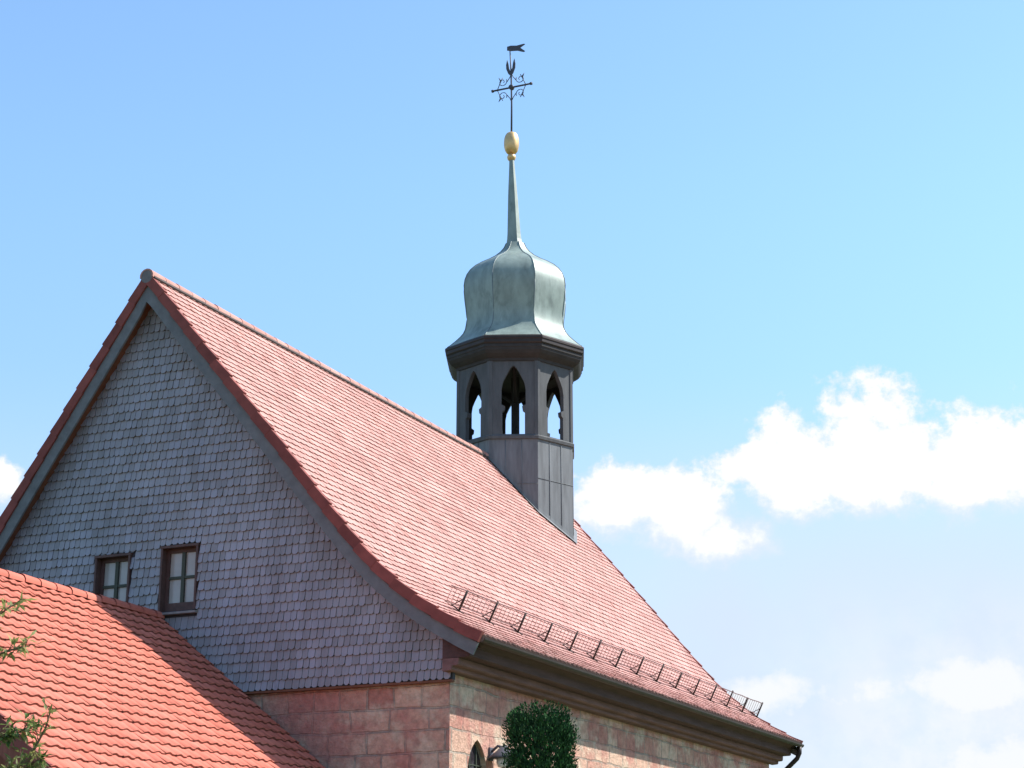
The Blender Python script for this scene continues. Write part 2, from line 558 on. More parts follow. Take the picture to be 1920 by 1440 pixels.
# ridge tiles with their bedding, verge tiles
rt = MB()
bd = MB()
y = -0.04
while y < L:
    y2 = min(y + 0.40, L + 0.03)
    n = 9
    V = []
    j = R(-0.006, 0.006)
    for yy, r in ((y, 0.136), (y2 + 0.03, 0.128)):
        for k in range(n):
            th = radians(-12) + (pi + radians(24)) * k / (n - 1)
            V.append((AX + r * cos(th), yy, 12.335 + j + r * 0.98 * sin(th)))
    F = [(k, k + 1, n + k + 1, n + k) for k in range(n - 1)]
    rt.mesh(V, F, smooth=True)
    Vb = [(AX + 0.104 * cos(radians(-12) + (pi + radians(24)) * k / (n - 1)), y, 12.335 + j + 0.104 * sin(radians(-12) + (pi + radians(24)) * k / (n - 1))) for k in range(n)]
    rt.mesh(V[:n] + Vb, [(k + 1, k, n + k, n + k + 1) for k in range(n - 1)])
    y = y2
for sx, pr in ((1, PR), (-1, PL)):
    a, b = pr.at(pr.S - 0.185, 0.012), pr.at(pr.S - 0.175, 0.055)
    c = pr.at(pr.S - 0.08, 0.07)
    bd.mesh([(a.x, 0.0, a.y), (b.x, 0.0, b.y), (c.x, 0.0, c.y), (a.x, L, a.y), (b.x, L, b.y), (c.x, L, c.y)], [(0, 1, 4, 3), (1, 2, 5, 4), (2, 1, 0), (3, 4, 5)])
rt.build('ridge_tiles', M['ridge'], roof_o)
bd.build('ridge_bedding', M['bedding'], roof_o)
cap = MB()
V = [(AX + 0.118 * cos(2 * pi * k / 14), -0.035, 12.33 + 0.118 * sin(2 * pi * k / 14)) for k in range(14)]
V2 = [(x, 0.05, z) for x, _, z in V]
cap.mesh(V + V2, [tuple(range(14))] + [(k, k + 14, (k + 1) % 14 + 14, (k + 1) % 14) for k in range(14)])
cap.build('ridge_end_plug', M['endcap'], roof_o)

for ye, sg in ((0.0, 1), (L, -1)):
    for pr in (PR, PL):
        vt = MB()
        s = 0.0
        while s < pr.S - 0.05:
            s2 = min(s + 0.43, pr.S)
            j = R(-0.004, 0.004)
            a, b = pr.at(s, 0.052 + j), pr.at(s2, 0.024)
            c, d = pr.at(s, -0.115 + j), pr.at(s2, -0.135)
            mid_t = pr.at((s + s2) / 2, 0.036 + j / 2)
            mid_b = pr.at((s + s2) / 2, -0.125)
            ya, yb = (ye - 0.03 + j, ye + 0.06) if sg > 0 else (ye - 0.06, ye + 0.03 + j)
            prof = [a, mid_t, b, d, mid_b, c]
            vt.prism([(q.x, q.y) for q in prof], ya, yb)
            s = s2
        vt.build('verge_tiles', M['verge_tile'], roof_o)

# barge boards and soffits
for ye, sg in ((0.0, 1), (L, -1)):
    for pr in (PR, PL):
        bb = MB()
        ns = 36
        outer = [pr.at(pr.S * k / ns, -0.128) for k in range(ns + 1)]
        inner = [pr.at(pr.S * k / ns, -0.315) for k in range(ns + 1)]
        outer[-1].x = AX; inner[-1] = Vector((AX, 12.40 - 0.315 * 1.62)); outer[-1].y = 12.40 - 0.128 * 1.6
        ok = [k for k in range(ns + 1) if (inner[k].x - AX) * pr.side >= -1e-4]
        inner = [q if (q.x - AX) * pr.side >= 0 else Vector((AX, inner[-1].y)) for q in inner]
        ya, yb = (ye + 0.005, ye + 0.045) if sg > 0 else (ye - 0.045, ye - 0.005)
        for k in range(ns):
            a, b, c, d = outer[k], outer[k + 1], inner[k + 1], inner[k]
            bb.face([(a.x, ya, a.y), (b.x, ya, b.y), (c.x, ya, c.y), (d.x, ya, d.y)])
            bb.face([(a.x, yb, a.y), (b.x, yb, b.y), (c.x, yb, c.y), (d.x, yb, d.y)])
            bb.face([(d.x, ya, d.y), (c.x, ya, c.y), (c.x, yb, c.y), (d.x, yb, d.y)])
        d, a = inner[0], outer[0]
        bb.face([(a.x, ya, a.y), (d.x, ya, d.y), (d.x, yb, d.y), (a.x, yb, a.y)])
        bb.build('barge_board', M['board'], chapel)
        so = MB()
        ya, yb = (ye + 0.046, 0.33) if sg > 0 else (L - 0.33, ye - 0.046)
        for k in range(ns):
            a, b = pr.at(pr.S * k / ns, -0.20), pr.at(pr.S * (k + 1) / ns, -0.20)
            if (b.x - AX) * pr.side < -0.05:
                continue
            so.face([(a.x, ya, a.y), (b.x, ya, b.y), (b.x, yb, b.y), (a.x, yb, a.y)])
        so.build('verge_soffit', M['soffit'], chapel)

# ---------------------------------------------------------------- walls
WX, WY0, WY1, WT = 5.53, 0.37, L - 0.35, 5.27
WIN = [(0.36, 1.03, 6.64, 7.67), (-0.94, -0.28, 6.60, 7.62)]
wall = MB()


def wface(pts):
    n = (Vector(pts[1]) - Vector(pts[0])).cross(Vector(pts[2]) - Vector(pts[1]))
    if abs(n.x) > abs(n.y):
        uv = [(p[1] + 0.17, p[2]) for p in pts]
    else:
        uv = [(p[0] + 0.41, p[2]) for p in pts]
    wall.face(pts, uv)


WLX = -4.95
wface([(WLX, WY0, 0), (WX, WY0, 0), (WX, WY0, WT + 0.1), (WLX, WY0, WT + 0.1)])
wface([(WLX, WY1, 0), (WLX, WY0, 0), (WLX, WY0, 5.6), (WLX, WY1, 5.6)])
# far gable, up under the roof
xs = [WLX + (WX - WLX) * k / 30 for k in range(31)]
for a, b in zip(xs, xs[1:]):
    za, zb = max(z_under(a, 0.25), 5.3), max(z_under(b, 0.25), 5.3)
    wface([(b, WY1, 0), (a, WY1, 0), (a, WY1, za), (b, WY1, zb)])
# sunny long wall with pointed windows
WZT = 5.75
wins = [(0.98, 1.66), (6.1, 6.8), (11.2, 11.9)]
yprev = WY0
for wa, wb in wins:
    wface([(WX, yprev, 0), (WX, wa, 0), (WX, wa, WZT), (WX, yprev, WZT)])
    zb, zs, za = 2.3, 3.95, 4.50
    wm = (wa + wb) / 2
    wface([(WX, wa, 0), (WX, wb, 0), (WX, wb, zb), (WX, wa, zb)])
    out = [(wa, zb), (wa, zs)]
    for k in range(1, 7):
        f = k / 6
        out.append((wa + (wm - wa) * (1 - cos(f * pi / 2.6)) / (1 - cos(pi / 2.6)), zs + (za - zs) * sin(f * pi / 2.6) / sin(pi / 2.6)))
    outr = [(2 * wm - y_, z_) for y_, z_ in out]
    for (a, b) in zip(out[1:], out[2:]):
        wface([(WX, a[0], a[1]), (WX, b[0], b[1]), (WX, b[0], WZT), (WX, a[0], WZT)])
    for (a, b) in zip(outr[1:], outr[2:]):
        wface([(WX, b[0], b[1]), (WX, a[0], a[1]), (WX, a[0], WZT), (WX, b[0], WZT)])
    ring = out + outr[-2::-1]
    for i, (a, b) in enumerate(zip(ring, ring[1:] + ring[:1])):
        wface([(WX, a[0], a[1]), (WX - 0.09, a[0], a[1]), (WX - 0.09, b[0], b[1]), (WX, b[0], b[1])])
    yprev = wb
wface([(WX, yprev, 0), (WX, WY1, 0), (WX, WY1, WZT), (WX, yprev, WZT)])
wall_o = wall.build('wall', M['stone'], chapel)
wall_o['label'] = 'reddish sandstone block wall'
for wa, wb in wins:
    gl = MB()
    gl.box(WX - 0.13, WX - 0.09, wa - 0.05, wb + 0.05, 2.2, 4.6)
    aw = gl.build('arched_window', M['darkglass'], chapel)
    ld_ = MB()
    for k in (1, 2):
        yy = wa + (wb - wa) * k / 3
        ld_.box(WX - 0.092, WX - 0.07, yy - 0.012, yy + 0.012, 2.3, 4.4)
    for k in range(5):
        ld_.box(WX - 0.091, WX - 0.072, wa, wb, 2.6 + k * 0.38, 2.615 + k * 0.38)
    ld_.build('glazing_bar', M['mullion'], aw)

# ---------------------------------------------------------------- shingled gable
CX0, CX1, CZ0, CY = -4.97, 5.60, 5.28, 0.315
back = MB()
xs = sorted(set([CX0 + (CX1 - CX0) * k / 48 for k in range(49)] + [q for w_ in WIN for q in w_[:2]]))
for a, b in zip(xs, xs[1:]):
    mid = (a + b) / 2
    ta, tb = z_under(a, 0.19), z_under(b, 0.19)
    hole = next((w_ for w_ in WIN if w_[0] <= mid <= w_[1]), None)
    segs = [(CZ0, CZ0, ta, tb)] if not hole else [(CZ0, CZ0, hole[2], hole[2]), (hole[3], hole[3], ta, tb)]
    for z0a, z0b, z1a, z1b in segs:
        if min(z1a, z1b) <= z0a:
            continue
        back.face([(a, CY, z0a), (b, CY, z0b), (b, CY, z1b), (a, CY, z1a)], mi=1)
back.face([(CX0, CY, CZ0), (CX1, CY, CZ0), (CX1, 0.372, CZ0), (CX0, 0.372, CZ0)], mi=1)
back.face([(CX1, CY, CZ0), (CX1, CY, 5.95), (CX1, 0.40, 5.95), (CX1, 0.40, CZ0)], mi=1)
z = CZ0
row = 0
zt_cache = {}
while z < 12.1:
    x = CX0 + (0.055 if row % 2 else 0) + R(-0.008, 0.008)
    while x < CX1 - 0.02:
        wd = 0.113 + R(-0.016, 0.016)
        xa, xb = x + 0.004, min(x + wd - 0.004, CX1)
        x += wd
        if xb - xa < 0.03:
            continue
        mid = (xa + xb) / 2
        key = round(mid, 1)
        if key not in zt_cache:
            zt_cache[key] = z_under(key, 0.16)
        if z + 0.06 > zt_cache[key]:
            continue
        ztop = min(z + 0.205, zt_cache[key] + 0.1)
        z_row = z
        for w_ in WIN:
            if w_[0] - 0.05 < mid < w_[1] + 0.05 and w_[3] - 0.10 < z < w_[3] + 0.047:
                z = w_[3] + 0.05
        if any(xb > w_[0] - 0.015 and xa < w_[1] + 0.015 and z + 0.13 > w_[2] - 0.10 and z < w_[3] + 0.02 for w_ in WIN):
            # trim to the window edge instead of dropping the whole shingle
            cut = False
            for w_ in WIN:
                if z + 0.13 > w_[2] - 0.10 and z < w_[3] + 0.02:
                    if xa < w_[0] - 0.05 < xb:
                        xb = w_[0] - 0.012; cut = True
                    elif xa < w_[1] + 0.05 < xb:
                        xa = w_[1] + 0.012; cut = True
            if not cut or xb - xa < 0.02:
                z = z_row
                continue
        zb = z + R(-0.007, 0.007)
        z = z_row
        yo = CY - 0.038 + R(-0.008, 0.004); yi = CY - 0.006
        tl = R(-0.003, 0.003)
        ch = 0.022 + R(-0.004, 0.006)
        V = [(xa, yo + tl, zb + ch), (xa + ch * 1.1, yo + tl, zb), (xb - ch * 1.1, yo - tl, zb), (xb, yo - tl, zb + ch), (xb, yi, ztop), (xa, yi, ztop),
             (xa, yo + 0.02, zb + ch), (xa + ch * 1.1, yo + 0.02, zb), (xb - ch * 1.1, yo + 0.02, zb), (xb, yo + 0.02, zb + ch)]
        back.mesh(V, [(0, 1, 2, 3, 4, 5), (6, 7, 1, 0), (7, 8, 2, 1), (8, 9, 3, 2), (5, 6, 0), (3, 9, 4)])
        for q in range(5):
            back.mi[-1 - q] = 2
    z += 0.150
    row += 1
clad = back.build('shingle_cladding', [M['shingle'], M['back'], M['shingle_edge']], chapel)
clad['label'] = 'grey wooden shingle cladding of the gable'
db = MB()
db.box(CX0, CX1 + 0.005, 0.285, 0.372, CZ0 - 0.035, CZ0 - 0.002)
db.build('drip_board', M['soffit'], chapel)

# ---------------------------------------------------------------- gable windows
for (xa, xb, za, zb) in WIN:
    wroot = MB()
    wroot.box(xa, xb, 0.475, 0.49, za, zb)
    wo = wroot.build('window', M['frame'], chapel)
    fr = MB()
    fr.box(xa - 0.02, xa + 0.015, 0.262, 0.47, za, zb)
    fr.box(xb - 0.015, xb + 0.02, 0.262, 0.47, za, zb)
    fr.box(xa - 0.03, xb + 0.03, 0.255, 0.47, zb, zb + 0.04)
    # sash
    for q in ((xa + 0.016, xa + 0.066), (xb - 0.066, xb - 0.016)):
        fr.box(q[0], q[1], 0.40, 0.45, za + 0.10, zb - 0.001)
    fr.box(xa + 0.066, xb - 0.066, 0.40, 0.45, zb - 0.06, zb - 0.001)
    fr.box(xa + 0.016, xb - 0.016, 0.398, 0.455, za + 0.01, za + 0.15)
    fr.build('frame', M['frame'], wo)
    gb = MB()
    mx_ = (xa + xb) / 2
    zm = (za + 0.15 + zb - 0.06) / 2
    gb.box(mx_ - 0.03, mx_ + 0.03, 0.395, 0.448, za + 0.15, zb - 0.06)
    gb.box(xa + 0.066, mx_ - 0.03, 0.402, 0.447, zm - 0.022, zm + 0.022)
    gb.box(mx_ + 0.03, xb - 0.066, 0.402, 0.447, zm - 0.022, zm + 0.022)
    gb.build('glazing_bar', M['mullion'], wo)
    pn = MB()
    for (p0, p1) in ((xa + 0.066, mx_ - 0.03), (mx_ + 0.03, xb - 0.066)):
        for (q0, q1) in ((za + 0.15, zm - 0.022), (zm + 0.022, zb - 0.06)):
            pn.face([(p0, 0.435, q0), (p1, 0.435, q0), (p1, 0.435, q1), (p0, 0.435, q1)])
    pn.build('pane', M['pane'], wo)
    sl = MB()
    sl.mesh([(xa - 0.06, 0.215, za - 0.03), (xb + 0.06, 0.215, za - 0.03), (xb + 0.06, 0.40, za + 0.012), (xa - 0.06, 0.40, za + 0.012),
             (xa - 0.06, 0.215, za - 0.062), (xb + 0.06, 0.215, za - 0.062), (xb + 0.06, 0.40, za - 0.062), (xa - 0.06, 0.40, za - 0.062)],
            [(0, 1, 2, 3), (4, 5, 1, 0), (7, 6, 5, 4), (5, 6, 2, 1), (7, 4, 0, 3)])
    sl.build('sill', M['sill'], wo)

# ---------------------------------------------------------------- eaves
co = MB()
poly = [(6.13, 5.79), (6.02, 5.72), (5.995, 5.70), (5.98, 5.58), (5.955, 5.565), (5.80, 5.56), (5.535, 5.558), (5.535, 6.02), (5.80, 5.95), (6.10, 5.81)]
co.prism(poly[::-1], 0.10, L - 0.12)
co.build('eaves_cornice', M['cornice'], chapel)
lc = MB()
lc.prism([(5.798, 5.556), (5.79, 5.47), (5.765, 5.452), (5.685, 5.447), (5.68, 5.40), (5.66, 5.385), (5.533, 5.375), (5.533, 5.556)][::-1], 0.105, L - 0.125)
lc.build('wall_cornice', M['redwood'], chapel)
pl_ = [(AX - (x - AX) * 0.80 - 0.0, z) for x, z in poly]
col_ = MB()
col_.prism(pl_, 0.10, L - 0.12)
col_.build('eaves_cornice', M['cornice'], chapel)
gt = MB()
n = 8
gx, gz, gr = 6.185, 5.815, 0.068
V = []
for yy in (0.05, L + 0.05):
    for r in (gr, gr - 0.008):
        for k in range(n + 1):
            th = pi + pi * k / n
            V.append((gx + r * cos(th), yy, gz + r * sin(th)))
m1 = n + 1
F = []
for k in range(n):
    F.append((k, k + 1, 2 * m1 + k + 1, 2 * m1 + k))
    F.append((m1 + k + 1, m1 + k, 3 * m1 + k, 3 * m1 + k + 1))
    F.append((k + 1, k, m1 + k, m1 + k + 1))
    F.append((2 * m1 + k, 2 * m1 + k + 1, 3 * m1 + k + 1, 3 * m1 + k))
gt.mesh(V, F)
gt.build('gutter', M['gutter'], chapel)
dp = MB()
dp.tube([(6.185, L - 0.12, 5.76), (6.18, L - 0.12, 5.62), (6.12, L - 0.12, 5.50), (5.78, L - 0.12, 5.20), (5.64, L - 0.12, 5.08), (5.61, L - 0.12, 4.95), (5.61, L - 0.12, 0.1)], 0.052, 10)
dp.build('downpipe', M['gutter'], chapel)

# ---------------------------------------------------------------- snow guard
sgm = MB()
s_base = next(PR.S * k / 400 for k in range(400) if PR.at(PR.S * k / 400).x < 5.20)
pb = PR.at(s_base, 0.03)
pn_ = (PR.at(s_base, 1.0) - PR.at(s_base, 0.0))
pt_ = (PR.at(s_base + 0.5) - PR.at(s_base)).normalized()


def sgp(h, along=0.0, y=0.0):
    q = Vector((pb.x, pb.y)) + Vector((pn_.x * 0.75 + 0.0, pn_.y * 0.75 + 0.25)) * h + pt_ * along
    return (q.x, y, q.y)


ys = [1.30 + 1.11 * k for k in range(15)]
for h, r in ((0.34, 0.010), (0.07, 0.008)):
    pts = [sgp(h + R(-0.006, 0.006), 0, 0.75 + 16.13 * k / 40) for k in range(41)]
    sgm.tube(pts, r, 6)
for k in range(106):
    yy = 0.8 + 16.08 * k / 105
    sgm.tube([sgp(0.06, 0, yy), sgp(0.34, 0, yy)], 0.0042, 4)
sg_o = sgm.build('snow_guard', M['galv'], chapel)
sg_o['label'] = 'low steel snow guard fence along the eaves'
for yy in ys:
    b = MB()
    j = R(-0.02, 0.02)
    b.tube([sgp(-0.02, 0.0, yy), sgp(0.37 + j, 0.0, yy)], 0.018, 6)
    b.tube([sgp(-0.01, 0.16, yy), sgp(0.20, 0.01, yy)], 0.008, 6)
    b.tube([sgp(0.004, -0.10, yy), sgp(0.004, 0.17, yy)], 0.010, 5)
    b.build('bracket', M['gutter'], sg_o)

# ---------------------------------------------------------------- bell turret
TX, TY, AP = 0.075, 14.80, 1.37
TS = 2 * AP * math.tan(pi / 8)
tw = MB()
HOLE = [(12.88, 0.265), (13.42, 0.265), (13.46, 0.215), (13.56, 0.20), (13.60, 0.285), (13.98, 0.285), (14.14, 0.255), (14.28, 0.19), (14.40, 0.125), (14.50, 0.07), (14.56, 0.0)]
TZ0, TZ1, TH = 8.6, 14.78, 0.11
for k in range(8):
    th = radians(22.5 + 45 * k)
    nn = Vector((cos(th), sin(th), 0)); tt = Vector((-sin(th), cos(th), 0)); c0_ = Vector((TX, TY, 0))

    def P(u, z, d=0.0):
        return c0_ + nn * (AP - d) + tt * u + Vector((0, 0, z))
    h = TS / 2
    hi = (AP - TH) * math.tan(pi / 8)
    tw.face([P(-h, TZ0), P(h, TZ0), P(h, 12.80), P(-h, 12.80)], mi=0)
    tw.face([P(-h, 12.80), P(h, 12.80), P(h, 12.88), P(-h, 12.88)], mi=1)
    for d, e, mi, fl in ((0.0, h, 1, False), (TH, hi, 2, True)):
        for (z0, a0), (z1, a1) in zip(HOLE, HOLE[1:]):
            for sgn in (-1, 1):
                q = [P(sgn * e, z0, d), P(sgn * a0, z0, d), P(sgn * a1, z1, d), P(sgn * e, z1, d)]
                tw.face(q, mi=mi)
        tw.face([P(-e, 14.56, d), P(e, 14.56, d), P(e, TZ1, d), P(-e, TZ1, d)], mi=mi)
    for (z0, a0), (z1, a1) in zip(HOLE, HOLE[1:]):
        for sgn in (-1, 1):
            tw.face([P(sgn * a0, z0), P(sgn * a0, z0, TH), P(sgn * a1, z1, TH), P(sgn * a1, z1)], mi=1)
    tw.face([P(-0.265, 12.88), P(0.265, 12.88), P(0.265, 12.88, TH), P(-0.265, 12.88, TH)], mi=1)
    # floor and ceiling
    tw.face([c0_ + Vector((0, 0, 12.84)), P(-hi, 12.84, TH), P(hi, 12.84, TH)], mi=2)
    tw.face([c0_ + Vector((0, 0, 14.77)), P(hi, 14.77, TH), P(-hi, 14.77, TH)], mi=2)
turret = tw.build('bell_turret', [M['turret'], M['turret_wood'], M['turret_in']], chapel)
turret['label'] = 'grey octagonal bell turret with open arches and a metal onion dome'
RV = AP / cos(pi / 8)
ss = MB()
for k in range(8):
    th = radians(22.5 + 45 * k)
    nn = Vector((cos(th), sin(th), 0)); tt = Vector((-sin(th), cos(th), 0))
    for u in (-0.19, 0.19):
        c_ = Vector((TX, TY, 0)) + nn * (AP + 0.006) + tt * u
        ss.tube([c_ + Vector((0, 0, 10.2)), c_ + Vector((0, 0, 12.74))], 0.009, 5)
    a = Vector((TX, TY, 0)) + nn * (AP + 0.004)
    zz = 11.75 + R(-0.1, 0.1)
    ss.tube([a - tt * (TS / 2) + Vector((0, 0, zz)), a + tt * (TS / 2) + Vector((0, 0, zz))], 0.007, 5)
ss.build('sheet_seams', M['turret'], turret)
for k in range(8):
    th = radians(45 * k)
    p = MB()
    cx_, cy_ = TX + (RV - 0.035) * cos(th), TY + (RV - 0.035) * sin(th)
    a = Vector((cos(th), sin(th))); b_ = Vector((-sin(th), cos(th)))
    q = []
    for (u, v) in ((-0.10, -0.105), (0.028, -0.072), (0.058, 0.0), (0.028, 0.072), (-0.10, 0.105)):
        q.append((cx_ + a.x * u + b_.x * v, cy_ + a.y * u + b_.y * v))
    n = len(q)
    p.mesh([(x, y_, 12.80) for x, y_ in q] + [(x, y_, 14.70) for x, y_ in q], [tuple(range(n - 1, -1, -1)), tuple(range(n, 2 * n))] + [(i, (i + 1) % n, (i + 1) % n + n, i + n) for i in range(n)])
    p.build('corner_post', M['turret_wood'], turret)
sm_ = MB()
sm_.lathe([(AP - 0.02, 12.745), (AP + 0.035, 12.765), (AP + 0.045, 12.83), (AP + 0.012, 12.865), (AP - 0.02, 12.87)], TX, TY, 8, 0, apo=True)
sm_.build('sill_moulding', M['turret_wood'], turret)
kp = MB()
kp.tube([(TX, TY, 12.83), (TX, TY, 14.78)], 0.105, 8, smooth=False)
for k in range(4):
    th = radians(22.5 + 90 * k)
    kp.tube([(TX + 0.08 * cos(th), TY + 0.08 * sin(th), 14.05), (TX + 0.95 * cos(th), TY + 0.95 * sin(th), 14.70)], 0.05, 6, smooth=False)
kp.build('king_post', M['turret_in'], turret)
cv = MB()
cv.lathe([(AP - 0.03, 14.66), (AP + 0.03, 14.67), (AP + 0.045, 14.73), (AP + 0.10, 14.765), (AP + 0.17, 14.82), (AP + 0.22, 14.89), (AP + 0.235, 14.945), (AP + 0.25, 14.96), (AP + 0.255, 15.03), (AP - 0.1, 15.03)], TX, TY, 8, 0, apo=True)
cv.build('cornice', M['cove'], turret)
fa = MB()
fa.lathe([(AP + 0.02, 15.028), (1.640, 15.032), (1.655, 15.06), (1.655, 15.135), (1.672, 15.15), (1.672, 15.20), (1.655, 15.222), (1.60, 15.255)], TX, TY, 8, 0, apo=True)
fa.build('cornice_edge', M['gutter'], turret)
DP = [(1.62, 15.245), (1.55, 15.30), (1.43, 15.42), (1.32, 15.54), (1.24, 15.65), (1.195, 15.76), (1.172, 15.90), (1.165, 16.02), (1.172, 16.16), (1.19, 16.32), (1.215, 16.52), (1.232, 16.72), (1.235, 16.88),
      (1.215, 17.04), (1.165, 17.19), (1.08, 17.33), (0.96, 17.455), (0.80, 17.57), (0.63, 17.67), (0.48, 17.775), (0.36, 17.89), (0.275, 18.01), (0.22, 18.14)]
dm = MB()
kq = 1 / cos(pi / 8)
for k in range(8):
    V = []
    for r, z_ in DP:
        for f in range(5):
            a0, a1 = radians(45 * k), radians(45 * (k + 1))
            px_ = r * kq * (cos(a0) + (cos(a1) - cos(a0)) * f / 4)
            py_ = r * kq * (sin(a0) + (sin(a1) - sin(a0)) * f / 4)
            am = (a0 + a1) / 2
            bulge = (0.010 * sin(pi * f / 4) + (R(-0.004, 0.004) if 0 < f < 4 else 0)) * min(1, r)
            V.append((TX + px_ + cos(am) * bulge, TY + py_ + sin(am) * bulge, z_))
    dm.mesh(V, [(j * 5 + f, j * 5 + f + 1, (j + 1) * 5 + f + 1, (j + 1) * 5 + f) for j in range(len(DP) - 1) for f in range(4)], smooth=True)
dome = dm.build('onion_dome', M['dome'], turret)
# the panels are smooth up and down, creased along the eight ribs
for p in dome.data.polygons:
    p.use_smooth = True
for e in dome.data.edges:
    pass
sm8 = MB()
kk = 1 / cos(pi / 8)
for k in range(8):
    th = radians(45 * k)
    sm8.tube([(TX + (r * kk + 0.004) * cos(th), TY + (r * kk + 0.004) * sin(th), z_) for r, z_ in DP], 0.010, 6)
sm8.build('seam_ribs', M['seam'], turret)
LEAN = -0.032
sp = MB()
SP = [(0.225, 18.10), (0.195, 18.16), (0.178, 18.26), (0.166, 18.40), (0.148, 18.8), (0.127, 19.3), (0.105, 19.7), (0.08, 20.1), (0.058, 20.5), (0.05, 20.62)]
sp.lathe(SP, TX - 0.02, TY, 8, 0, apo=True, tilt=(LEAN, 0))
sp.build('spire', M['dome'], turret)
SX = TX - 0.02 + LEAN * 2.6
fb = MB()
pf = []
for k in range(13):
    th = -pi / 2 + pi * k / 12
    pf.append((max(0.195 * cos(th) ** 0.6 if cos(th) > 0.001 else 0.0, 0.012), 20.90 + 0.30 * sin(th)))
fb.lathe([(0.05, 20.40), (0.10, 20.46), (0.115, 20.52), (0.08, 20.60)], SX, TY, 16, smooth=True)
fb.lathe(pf, SX, TY, 20, smooth=True)
fb.build('finial_ball', M['gold'], turret)

# wrought iron cross with scrolls and a swallow-tailed vane
wv = MB()
wv.tube([(SX, TY, 21.2), (SX + 0.005, TY, 22.0), (SX - 0.01, TY, 22.9), (SX - 0.05, TY, 23.62)], [0.026, 0.024, 0.022, 0.014], 8)
CZ = 22.46
wv.tube([(SX - 0.52, TY, CZ), (SX + 0.54, TY, CZ)], 0.024, 8)
for xx in (-0.53, 0.55):
    wv.tube([(SX + xx - 0.025, TY, CZ), (SX + xx + 0.025, TY, CZ)], [0.04, 0.04], 8)
wv.tube([(SX, TY - 0.05, CZ), (SX, TY + 0.05, CZ)], 0.065, 10)


def scroll(cx_, cz_, r, a0, turns, rr=0.011):
    pts = []
    for k in range(22):
        f = k / 21
        a = a0 + turns * 2 * pi * f
        q = r * (1 - 0.72 * f)
        pts.append((cx_ + q * cos(a), TY, cz_ + q * sin(a)))
    wv.tube(pts, rr, 5)


for sx in (-1, 1):
    for sz in (-1, 1):
        a0 = 0 if sx < 0 else pi
        scroll(SX + sx * 0.25, CZ + sz * 0.20, 0.125, a0 - sz * sx * 0.5, 1.2 * sx * sz)
        wv.tube([(SX + sx * 0.13, TY, CZ + sz * 0.18), (SX + sx * 0.04, TY, CZ + sz * 0.30), (SX, TY, CZ + sz * 0.40)], 0.011, 5)
        wv.tube([(SX + sx * 0.25, TY, CZ + sz * 0.32), (SX + sx * 0.33, TY, CZ + sz * 0.16), (SX + sx * 0.40, TY, CZ)], 0.011, 5)
        wv.tube([(SX + sx * 0.30, TY, CZ + sz * 0.24), (SX + sx * 0.36, TY, CZ + sz * 0.34)], [0.026, 0.006], 5)
# leaf pair below the vane
for sx in (-1, 1):
    pts = [(0.0, 22.78), (0.07, 22.86), (0.125, 23.0), (0.13, 23.12), (0.10, 23.26), (0.065, 23.14), (0.045, 23.0), (0.0, 22.9)]
    V = [(SX + sx * x - 0.02, TY - 0.01, z_) for x, z_ in pts] + [(SX + sx * x - 0.02, TY + 0.01, z_) for x, z_ in pts]
    n = len(pts)
    wv.mesh(V, [tuple(range(n)), tuple(range(2 * n - 1, n - 1, -1))] + [(i, (i + 1) % n, (i + 1) % n + n, i + n) for i in range(n)])
vane_o = wv.build('weather_vane', M['iron'], turret)
vf = MB()
pts = [(-0.07, 23.52), (0.02, 23.50), (0.20, 23.51), (0.36, 23.47), (0.40, 23.49), (0.27, 23.59), (0.40, 23.69), (0.36, 23.70), (0.18, 23.65), (0.02, 23.65), (-0.07, 23.62)]
dv = Vector((0.92, 0.38, 0))
V = []
for o_ in (-0.012, 0.012):
    for x, z_ in pts:
        V.append((SX - 0.05 + dv.x * x - dv.y * o_, TY + dv.y * x + dv.x * o_, z_))
n = len(pts)
vf.mesh(V, [tuple(range(n)), tuple(range(2 * n - 1, n - 1, -1))] + [(i, (i + 1) % n, (i + 1) % n + n, i + n) for i in range(n)])
vf.build('vane_flag', M['iron'], vane_o) if False else vf.build('vane_flag', M['iron'], turret)

# lead flashing where the turret meets the tiles
fl = MB()
for k in range(8):
    a0, a1 = radians(45 * k), radians(45 * (k + 1))
    r0, r1 = RV + 0.012, RV + 0.10
    q = []
    for f in range(5):
        a = Vector((cos(a0), sin(a0))).lerp(Vector((cos(a1), sin(a1))), f / 4)
        q.append(a)
    for a, b_ in zip(q, q[1:]):
        V = []
        for v in (a, b_):
            for r, up in ((r0, 0.14), (r0 + 0.004, 0.045), (r1, 0.045)):
                x, y_ = TX + v.x * r, TY + v.y * r
                pr = PR if x > AX else PL
                sl_ = 1.19 if x > AX else 1.19 / 0.8
                V.append((x, y_, 12.40 - abs(x - AX) * sl_ + up + 0.02))
        fl.mesh(V, [(0, 1, 4, 3), (1, 2, 5, 4)])
fl.build('flashing', M['turret'], turret)

# ================================================================== side building
ann = thing('side_building', 'low building with an orange pantiled roof built against the chapel gable', 'building', (0.4, -3.4, 0))
RX, RZ, SL = 0.365, 6.545, 0.798
AY0, AY1 = -7.12, 0.275
COSA = 1 / sqrt(1 + SL * SL)


def apt(d, y, h, side=1):
    """point d metres down the slope from the ridge, h above it"""
    return (RX + side * (d * COSA + h * SL * COSA), y, RZ - d * SL * COSA + h * COSA)


